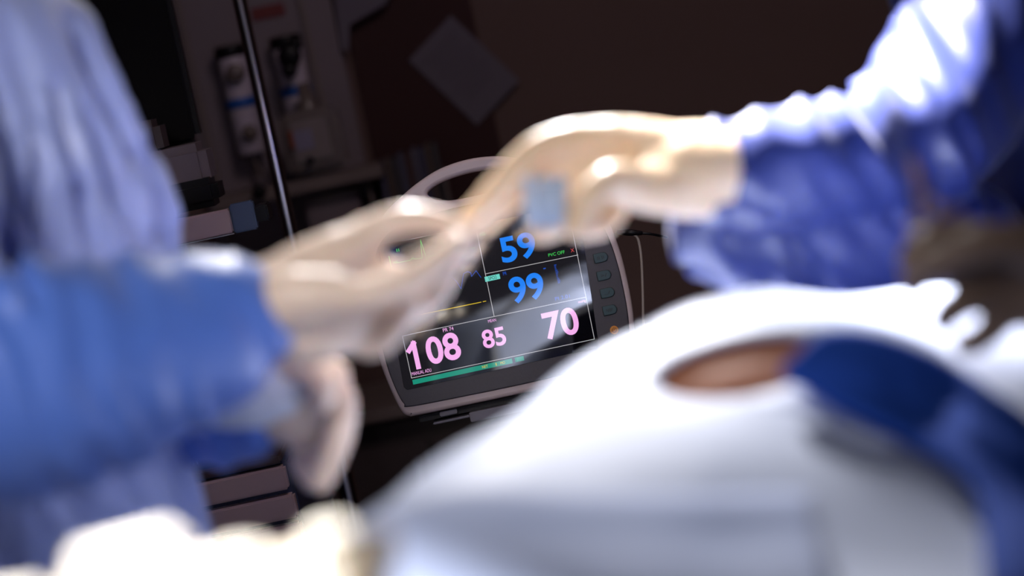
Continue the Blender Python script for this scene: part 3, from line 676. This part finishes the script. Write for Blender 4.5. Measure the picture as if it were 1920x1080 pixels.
def ring_instrument(c, ang, L, label, name='forceps', lift=0.0, mt=None, tiltv=None, rr=.011):
    mt = mt or M_steel; c = Vector(c)
    t_ = thing(name, c, label, name.replace('_', ' '), None)
    d = Vector((math.cos(ang), math.sin(ang), 0)) if tiltv is None else Vector(tiltv).normalized()
    n = Vector((-d.y, d.x, 0)) if tiltv is None else d.cross(FWD).normalized()
    j = c + d * L * .62
    for s in (-1, 1):
        rc = c + n * s * rr * 1.15 + d * rr
        b_ = bmesh.new(); pts = []
        zz = Vector((0, 0, 1)) if tiltv is None else FWD
        for k in range(17):
            a = 2 * math.pi * k / 16; pts.append(rc + d * rr * math.cos(a) + n * rr * math.sin(a) + zz * lift)
        tube(b_, pts, [rr * .22] * 17, 8, 1, cap=False)
        h = obj('finger_ring', b_, mt, t_, True)
        b_ = bmesh.new(); tube(b_, [rc + d * rr, c + d * L * .4 + n * s * .005, j, c + d * L * .98 - n * s * .001], [rr * .24, .0024, .0034, .0011], 8, 3); obj('shank', b_, mt, t_, True)
    b_ = bmesh.new(); lathe(b_, j - Vector((0, 0, .004)), [(.004, 0), (.005, .002), (.005, .006), (.004, .008)], seg=12); obj('pivot', b_, mt, t_, True)
    return t_
ring_instrument((-.180, 1.218, tz + .006), 3.0, .10, 'steel forceps lying at the far edge of the tray')
ring_instrument((-.135, 1.09, tz + .006), 1.7, .09, 'steel scissors at the right of the tray beside the small bowl', 'scissors')
ring_instrument((-.36, 1.03, tz + .006), 0.1, .11, 'steel clamp lying along the near edge of the tray', 'clamp')
for x, y, r, h, lb in ((-.160, 1.175, .018, .014, 'small steel bowl right of the tallest swab pile'), (-.116, 1.195, .015, .012, 'smallest steel cup at the far right corner of the tray')):
    b = bmesh.new(); lathe(b, (x, y, tz), [(r * .6, 0), (r * .8, h * .3), (r, h * .9), (r * 1.08, h), (r * 1.06, h * .96), (r * .93, h * .9), (r * .7, h * .3), (.001, h * .2)], seg=32)
    tag(obj('steel_bowl', b, M_steel, None, True), lb, 'bowl', 'steel bowls on the tray')
    b = bmesh.new(); ellipsoid(b, (x, y, tz + h * .95), (r * .8, r * .8, .006))
    for v in b.verts: v.co += .002 * noise.noise_vector(v.co * 150)
    tag(obj('gauze_ball', b, M_gauze, None, True), 'white gauze ball in the ' + lb.split(' right')[0].split(' at')[0], 'gauze')

# ------------------------------------------------------------------ hands
def hand(name, parent, mt, palm, fingers, cuff, voxel=0.0028):
    b = bmesh.new()
    for pts, radii in palm: tube(b, [P(*p) for p in pts], radii, 16, 4, up=tuple(UP))
    for pts, radii in fingers: tube(b, [P(*p) for p in pts], radii, 14, 4, up=tuple(UP))
    if cuff: tube(b, [P(*p) for p in cuff[0]], cuff[1], 20, 4, up=tuple(UP))
    me = blend_mesh(b, voxel, 4, 0.5)
    displace(me, lambda co: 0.0008 * nz_np(co, (90, 90, 90)))
    return place_mesh(name, me, mt, parent)
FR = [.0105, .0095, .0088, .0078]
# ------------------------------------------------------------------ people
def head(bm, c, face):
    """Skull, jaw, nose, ears and neck root; face is the way it looks."""
    f = Vector(face).normalized(); r = f.to_track_quat('Y', 'Z').to_matrix()
    def E(o, s): ellipsoid(bm, Vector(c) + r @ Vector(o), s, r)
    E((0, -.012, .035), (.076, .095, .088)); E((0, .02, -.035), (.060, .07, .075)); E((0, .048, -.085), (.03, .032, .026))
    E((0, .092, -.015), (.014, .022, .026)); E((0, .086, -.055), (.026, .012, .010)); E((0, .078, .03), (.055, .02, .016))
    for s in (-1, 1):
        E((s * .077, -.005, -.01), (.010, .020, .032)); E((s * .04, .07, -.035), (.022, .02, .02))
    return r
def head_parts(c, r, parent):
    for s in (-1, 1):
        b = bmesh.new(); ellipsoid(b, Vector(c) + r @ Vector((s * .031, .078, .006)), (.0125,) * 3); e = obj('eye', b, M_eye, parent, True)
        b = bmesh.new(); ellipsoid(b, Vector(c) + r @ Vector((s * .031, .0875, .006)), (.006, .0045, .006), r); obj('iris', b, M_iris, e, True)
    b = bmesh.new()
    ellipsoid(b, Vector(c) + r @ Vector((0, -.014, .045)), (.085, .102, .09), r, 28, 20)
    for v in list(b.verts):
        q = r.transposed() @ (v.co - Vector(c))
        if q.z < .012 + .045 * min(1, max(0, (q.y + .04) / .09)): b.verts.remove(v)
    me_o = obj('cap', b, M_capm, parent, True); s_ = me_o.modifiers.new('s', 'SOLIDIFY'); s_.thickness = .002
    b = bmesh.new(); ellipsoid(b, Vector(c) + r @ Vector((0, .03, -.05)), (.071, .082, .068), r, 28, 20)
    for v in list(b.verts):
        q = r.transposed() @ (v.co - Vector(c))
        if q.y < .01 or q.z > -.012 + max(0, .02 - abs(q.x)) : b.verts.remove(v)
    me_o = obj('face_mask', b, M_capm, parent, True); s_ = me_o.modifiers.new('s', 'SOLIDIFY'); s_.thickness = .002
def body_mesh(parent, hd, face, neck, chest, hip, feet, arms):
    b = bmesh.new(); r = head(b, hd, face)
    tube(b, [Vector(hd) + Vector((0, 0, -.04)), neck], [.055, .062], 14, 1)
    tube(b, [neck, chest, (Vector(chest) + Vector(hip)) / 2, hip], [(.09, .07), (.12, .16), (.10, .14), (.115, .16)], 18, 4, up=(0, 1, 0) if abs(face[0]) > abs(face[1]) else (1, 0, 0))
    for f in feet:
        h = Vector(hip); ft = Vector(f); kn = (h + ft) / 2
        tube(b, [h + (ft - h) * .05 + Vector((0, 0, -.05)), kn + Vector((0, 0, .0)), ft + Vector((0, 0, .2)), ft + Vector((0, 0, .06))], [.085, .06, .048, .038], 12)
    for a in arms: tube(b, a, [.055, .045, .04, .03][:len(a)] if len(a) > 3 else [.052, .042, .026], 12)
    place_mesh('body', blend_mesh(b, .011, 5), M_skin, parent)
    head_parts(hd, r, parent)
    for f in feet:
        b = bmesh.new(); d = Vector((face[0], face[1], 0)).normalized()
        tube(b, [Vector(f) - d * .05 + Vector((0, 0, .05)), Vector(f) + d * .06 + Vector((0, 0, .045)), Vector(f) + d * .15 + Vector((0, 0, .03))], [(.045, .048), (.045, .042), (.042, .028)], 12); obj('shoe', b, M_black, parent, True)
def gown(name, parent, mt, shells, fold, voxel=.0065, sm=5):
    b = bmesh.new()
    for s in shells: tube(b, s[0], s[1], 28, 5, up=s[2] if len(s) > 2 else (0, 0, 1))
    me = blend_mesh(b, voxel, sm, .6); displace(me, fold)
    return place_mesh(name, me, mt, parent)

# ---- surgeon on the left
L = thing('person', (-.47, 2.05, 0), 'surgeon on the left in a light blue gown and beige gloves, reaching out', 'person')
lsh = Vector((-.45, 1.87, 1.41)); lel = P(-150, 735, 1.72); lwr = P(425, 575, 1.85)
fsh = Vector((-.46, 2.25, 1.41)); fel = P(150, 735, 2.16); fwr = P(475, 745, 1.99)
body_mesh(L, (-.37, 2.03, 1.73), (1, -.05, -.55), (-.43, 2.05, 1.52), (-.455, 2.06, 1.30), (-.47, 2.06, .92), [(-.47, 1.95, 0), (-.49, 2.17, 0)], [[lsh, lel, lwr], [fsh, fel, fwr]])
def ridge(px, py, ang, across, along, off=0.0):
    """Fold height, ridges running along the direction ang (degrees, downwards from right)."""
    a = math.radians(ang); u_ = (px * math.cos(a) + py * math.sin(a)) / along; v_ = (-px * math.sin(a) + py * math.cos(a)) / across
    n1 = np.array([noise.noise(Vector((x, y, off))) for x, y in zip(u_, v_)])
    return 1 - 3.2 * np.abs(n1)
def groove(px, py, ls):
    out_ = np.zeros(px.shape)
    for x0, y0, x1, y1, w_, dp in ls:
        d = np.array([x1 - x0, y1 - y0], float); L_ = np.hypot(*d); d /= L_
        t_ = (px - x0) * d[0] + (py - y0) * d[1]; n_s = -(px - x0) * d[1] + (py - y0) * d[0]
        f_ = sstep(-30, 25, t_) * sstep(L_ + 30, L_ - 25, t_)
        out_ -= dp * f_ * (np.exp(-(n_s / w_) ** 2) - .55 * np.exp(-((n_s - 1.9 * w_) / w_) ** 2) - .55 * np.exp(-((n_s + 1.9 * w_) / w_) ** 2))
    return out_
LG = [(92, 170, 128, 350, 12, .016), (48, 250, 66, 430, 12, .013), (5, 250, 30, 400, 12, .013), (128, 40, 168, 150, 11, .013), (165, 150, 235, 290, 12, .014),
      (258, 300, 292, 430, 12, .017), (20, 480, 60, 560, 14, .015), (130, 330, 190, 480, 14, .010)]
def fold_left(co):
    px, py = pix_np(co)
    front_ = (co[:, 1] < 2.25)
    gr = groove(px, py, LG) * front_
    up_ = sstep(560, 420, py); lo_ = 1 - up_
    return .008 * up_ * ridge(px, py, 74, 55, 330) + .006 * lo_ * ridge(px, py, 62, 80, 260, 3) + .004 * nz_np(co, (9, 9, 4), 4) + gr
Lg = gown('gown', L, M_gown_l, [
    ([(-.47, 2.06, .30), (-.47, 2.06, .7), (-.465, 2.06, 1.0), (-.450, 2.06, 1.2), (-.455, 2.06, 1.36), (-.452, 2.06, 1.47), (-.43, 2.06, 1.55)],
     [(.20, .26), (.18, .25), (.165, .235), (.175, .235), (.165, .215), (.135, .18), (.075, .085)], (0, 1, 0)),
    ([lsh, lsh * .45 + lel * .55 + Vector((.0, -.03, 0)), lel], [.075, .082, .078]),
    ([fsh, fsh * .5 + fel * .5, fel], [.07, .066, .055])], fold_left)
gown('sleeve', L, M_sleeve, [
    ([lel, P(60, 712, 1.76), P(250, 668, 1.81), P(400, 622, 1.84)], [.085, .088, .077, .058])], fold_left)
gown('sleeve', L, M_sleeve, [
    ([fel, P(300, 775, 2.09), P(410, 785, 2.03), P(455, 775, 2.0)], [.057, .048, .040, .034])], fold_left)
b = bmesh.new(); tube(b, [P(375, 605, 1.84), P(440, 582, 1.85)], [.030, .028], 20, 3); obj('cuff', b, M_cuff, L, True)
b = bmesh.new(); tube(b, [P(435, 735, 1.985), P(475, 728, 1.98), P(512, 720, 1.975)], [.034, .035, .031], 20, 3); obj('cuff', b, M_cuff, L, True)
hand('glove', L, M_glove,
     palm=[([(425, 578, 1.85), (500, 572, 1.85), (600, 560, 1.86), (700, 530, 1.875)], [(.028, .031), (.026, .036), (.02, .044), (.017, .036)]),
           ([(520, 540, 1.845), (600, 492, 1.85), (690, 445, 1.86)], [.024, .022, .015]),
           ([(470, 610, 1.85), (570, 628, 1.86), (660, 620, 1.88)], [.024, .024, .018]),
           ([(480, 575, 1.84), (550, 560, 1.825), (630, 548, 1.82)], [.024, .024, .018])],
     fingers=[([(680, 438, 1.862), (755, 412, 1.86), (820, 414, 1.86), (875, 435, 1.86)], [.0135, .012, .0105, .009]),
              ([(610, 560, 1.825), (690, 552, 1.81), (775, 520, 1.815), (862, 456, 1.83)], [.0165, .0135, .012, .0095]),
              ([(700, 510, 1.88), (790, 525, 1.885), (840, 495, 1.88), (878, 455, 1.875)], [.0125, .0115, .0105, .009]),
              ([(690, 565, 1.88), (765, 585, 1.88), (812, 550, 1.87), (842, 500, 1.865)], [.0135, .0125, .0115, .0095]),
              ([(640, 615, 1.88), (695, 645, 1.88), (742, 612, 1.865), (768, 568, 1.855)], [.013, .0125, .0110, .009])],
     cuff=([(425, 578, 1.85), (455, 576, 1.85), (480, 574, 1.85)], [.036, .033, .029]))
hand('glove', L, M_glove,
     palm=[([(490, 745, 1.99), (545, 745, 1.985), (600, 735, 1.98)], [(.024, .030), (.020, .034), (.017, .030)]),
           ([(500, 715, 1.985), (560, 690, 1.98), (620, 705, 1.98)], [.022, .019, .016]),
           ([(510, 775, 1.99), (560, 800, 1.985), (590, 790, 1.985)], [.022, .018, .014])],
     fingers=[([(610, 705, 1.98), (640, 755, 1.975), (632, 830, 1.97), (603, 905, 1.97)], [.0155, .0135, .0125, .010]),
              ([(600, 740, 1.985), (622, 800, 1.99), (600, 860, 1.985), (585, 900, 1.98)], [.014, .013, .0115, .0095]),
              ([(590, 775, 1.99), (605, 830, 2.0), (580, 868, 1.995), (565, 880, 1.985)], [.013, .012, .011, .009]),
              ([(570, 795, 1.99), (590, 835, 2.005), (572, 856, 2.0), (560, 858, 1.99)], [.012, .011, .010, .0085]),
              ([(525, 690, 1.965), (565, 690, 1.955), (600, 720, 1.95), (603, 752, 1.95)], [.017, .0145, .013, .0105])],
     cuff=([(470, 748, 1.99), (500, 742, 1.985)], [.033, .028]))

# ---- surgeon on the right
Rr = thing('person', (.66, 2.5, 0), 'surgeon on the right in a navy gown and beige gloves, leaning over the patient', 'person')
rsh = P(1950, -80, 2.36); rel = P(1705, 275, 2.16); rwr = P(1310, 322, 1.93)
osh = P(2330, -30, 2.5); oel = P(2420, 560, 2.05); owr = P(2090, 535, 1.69)
body_mesh(Rr, (.56, 2.38, 1.72), (-.75, -.45, -.6), (.63, 2.46, 1.52), (.66, 2.5, 1.32), (.70, 2.55, .93), [(.62, 2.6, 0), (.80, 2.46, 0)], [[rsh, rel, rwr], [osh, oel, owr]])
def fold_right(co):
    px, py = pix_np(co)
    reg = sstep(1400, 1490, px) * sstep(1900, 1780, px)
    return .009 * reg * ridge(px, py, 58, 74, 240, 1.7) + .005 * (1 - reg) * ridge(px, py, 80, 70, 300, 6) + .003 * nz_np(co, (9, 9, 5), 6)
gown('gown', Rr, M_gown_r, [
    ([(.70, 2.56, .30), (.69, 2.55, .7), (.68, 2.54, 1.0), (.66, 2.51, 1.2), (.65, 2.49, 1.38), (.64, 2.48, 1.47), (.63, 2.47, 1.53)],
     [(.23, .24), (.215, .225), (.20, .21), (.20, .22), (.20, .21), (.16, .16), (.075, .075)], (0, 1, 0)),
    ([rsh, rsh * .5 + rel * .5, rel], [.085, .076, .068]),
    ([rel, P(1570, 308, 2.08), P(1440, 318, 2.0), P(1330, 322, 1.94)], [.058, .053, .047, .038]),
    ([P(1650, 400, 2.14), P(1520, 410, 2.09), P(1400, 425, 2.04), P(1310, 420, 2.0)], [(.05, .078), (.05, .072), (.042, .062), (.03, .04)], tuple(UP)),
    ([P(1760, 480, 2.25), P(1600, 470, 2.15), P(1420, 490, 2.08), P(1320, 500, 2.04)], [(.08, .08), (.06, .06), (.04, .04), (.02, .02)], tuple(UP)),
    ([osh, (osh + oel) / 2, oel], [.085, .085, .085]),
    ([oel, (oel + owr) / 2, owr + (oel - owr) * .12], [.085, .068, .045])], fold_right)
b = bmesh.new(); tube(b, [P(1345, 322, 1.94), P(1285, 320, 1.928)], [.030, .029], 20, 3); obj('cuff', b, M_cuff, Rr, True)
hand('glove', Rr, M_glove2,
     palm=[([(1290, 320, 1.93), (1220, 310, 1.93), (1140, 300, 1.935), (1080, 290, 1.935)], [(.026, .034), (.02, .034), (.016, .032), (.014, .024)]),
           ([(1270, 285, 1.925), (1180, 262, 1.925), (1075, 258, 1.925)], [.022, .017, .0135]),
           ([(1260, 350, 1.915), (1210, 352, 1.90), (1165, 350, 1.89)], [.024, .020, .015])],
     fingers=[([(1075, 258, 1.922), (1000, 283, 1.915), (935, 350, 1.905), (872, 415, 1.895)], [.0135, .012, .011, .009]),
              ([(1080, 275, 1.93), (1020, 315, 1.935), (960, 370, 1.925), (900, 425, 1.91)], [.013, .012, .0105, .009]),
              ([(1185, 345, 1.89), (1145, 338, 1.875), (1105, 372, 1.865), (1080, 425, 1.865)], [.0165, .0135, .0125, .0105]),
              ([(1100, 310, 1.935), (1075, 375, 1.94), (1052, 418, 1.93), (1008, 436, 1.91)], [.013, .012, .011, .009]),
              ([(1150, 335, 1.93), (1155, 385, 1.935), (1132, 418, 1.92), (1094, 434, 1.90)], [.013, .0115, .0105, .0085])],
     cuff=([(1318, 322, 1.935), (1270, 322, 1.93), (1235, 324, 1.928)], [.0385, .0375, .031]))
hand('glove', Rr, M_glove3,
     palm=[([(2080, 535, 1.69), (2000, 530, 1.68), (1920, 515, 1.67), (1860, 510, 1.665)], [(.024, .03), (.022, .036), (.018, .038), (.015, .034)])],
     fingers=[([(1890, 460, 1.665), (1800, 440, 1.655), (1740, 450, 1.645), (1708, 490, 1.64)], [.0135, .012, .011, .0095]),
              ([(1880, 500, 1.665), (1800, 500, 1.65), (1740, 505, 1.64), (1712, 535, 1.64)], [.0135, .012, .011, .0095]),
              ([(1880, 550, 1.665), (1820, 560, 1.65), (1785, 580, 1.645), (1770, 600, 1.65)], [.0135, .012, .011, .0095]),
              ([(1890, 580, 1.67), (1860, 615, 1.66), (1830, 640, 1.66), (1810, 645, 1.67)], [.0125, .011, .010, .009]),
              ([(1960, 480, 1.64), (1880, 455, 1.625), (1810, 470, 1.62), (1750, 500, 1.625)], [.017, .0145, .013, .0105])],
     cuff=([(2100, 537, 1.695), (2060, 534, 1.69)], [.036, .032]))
# things held
b = bmesh.new(); c = P(1022, 379, 1.875)
rot = Matrix((RT, FWD, UP)).transposed()
for i, off in enumerate((-.0112, 0.0, .0112)):
    g0 = len(b.verts); box(b, c + RT * off + FWD * (.001 * i), (.0108, .010, .041), .0018, rot @ Matrix.Rotation(-.05 + .05 * i, 3, 'Y'))
tag(obj('swab_packet', b, mat('pale_blue_packet', (0.52, 0.64, 0.84), .5), None, True), 'pale blue folded packet held in the reaching glove of the surgeon on the right', 'packet')
ring_instrument(P(1762, 440, 1.655), 0, .058, 'dark metal needle holder pointing up from the glove at the right edge', 'needle_holder', mt=mat('brown_metal', (0.30, 0.19, 0.15), .35, .8), tiltv=(P(1712, 305, 1.66) - P(1758, 425, 1.655)), rr=.0085)
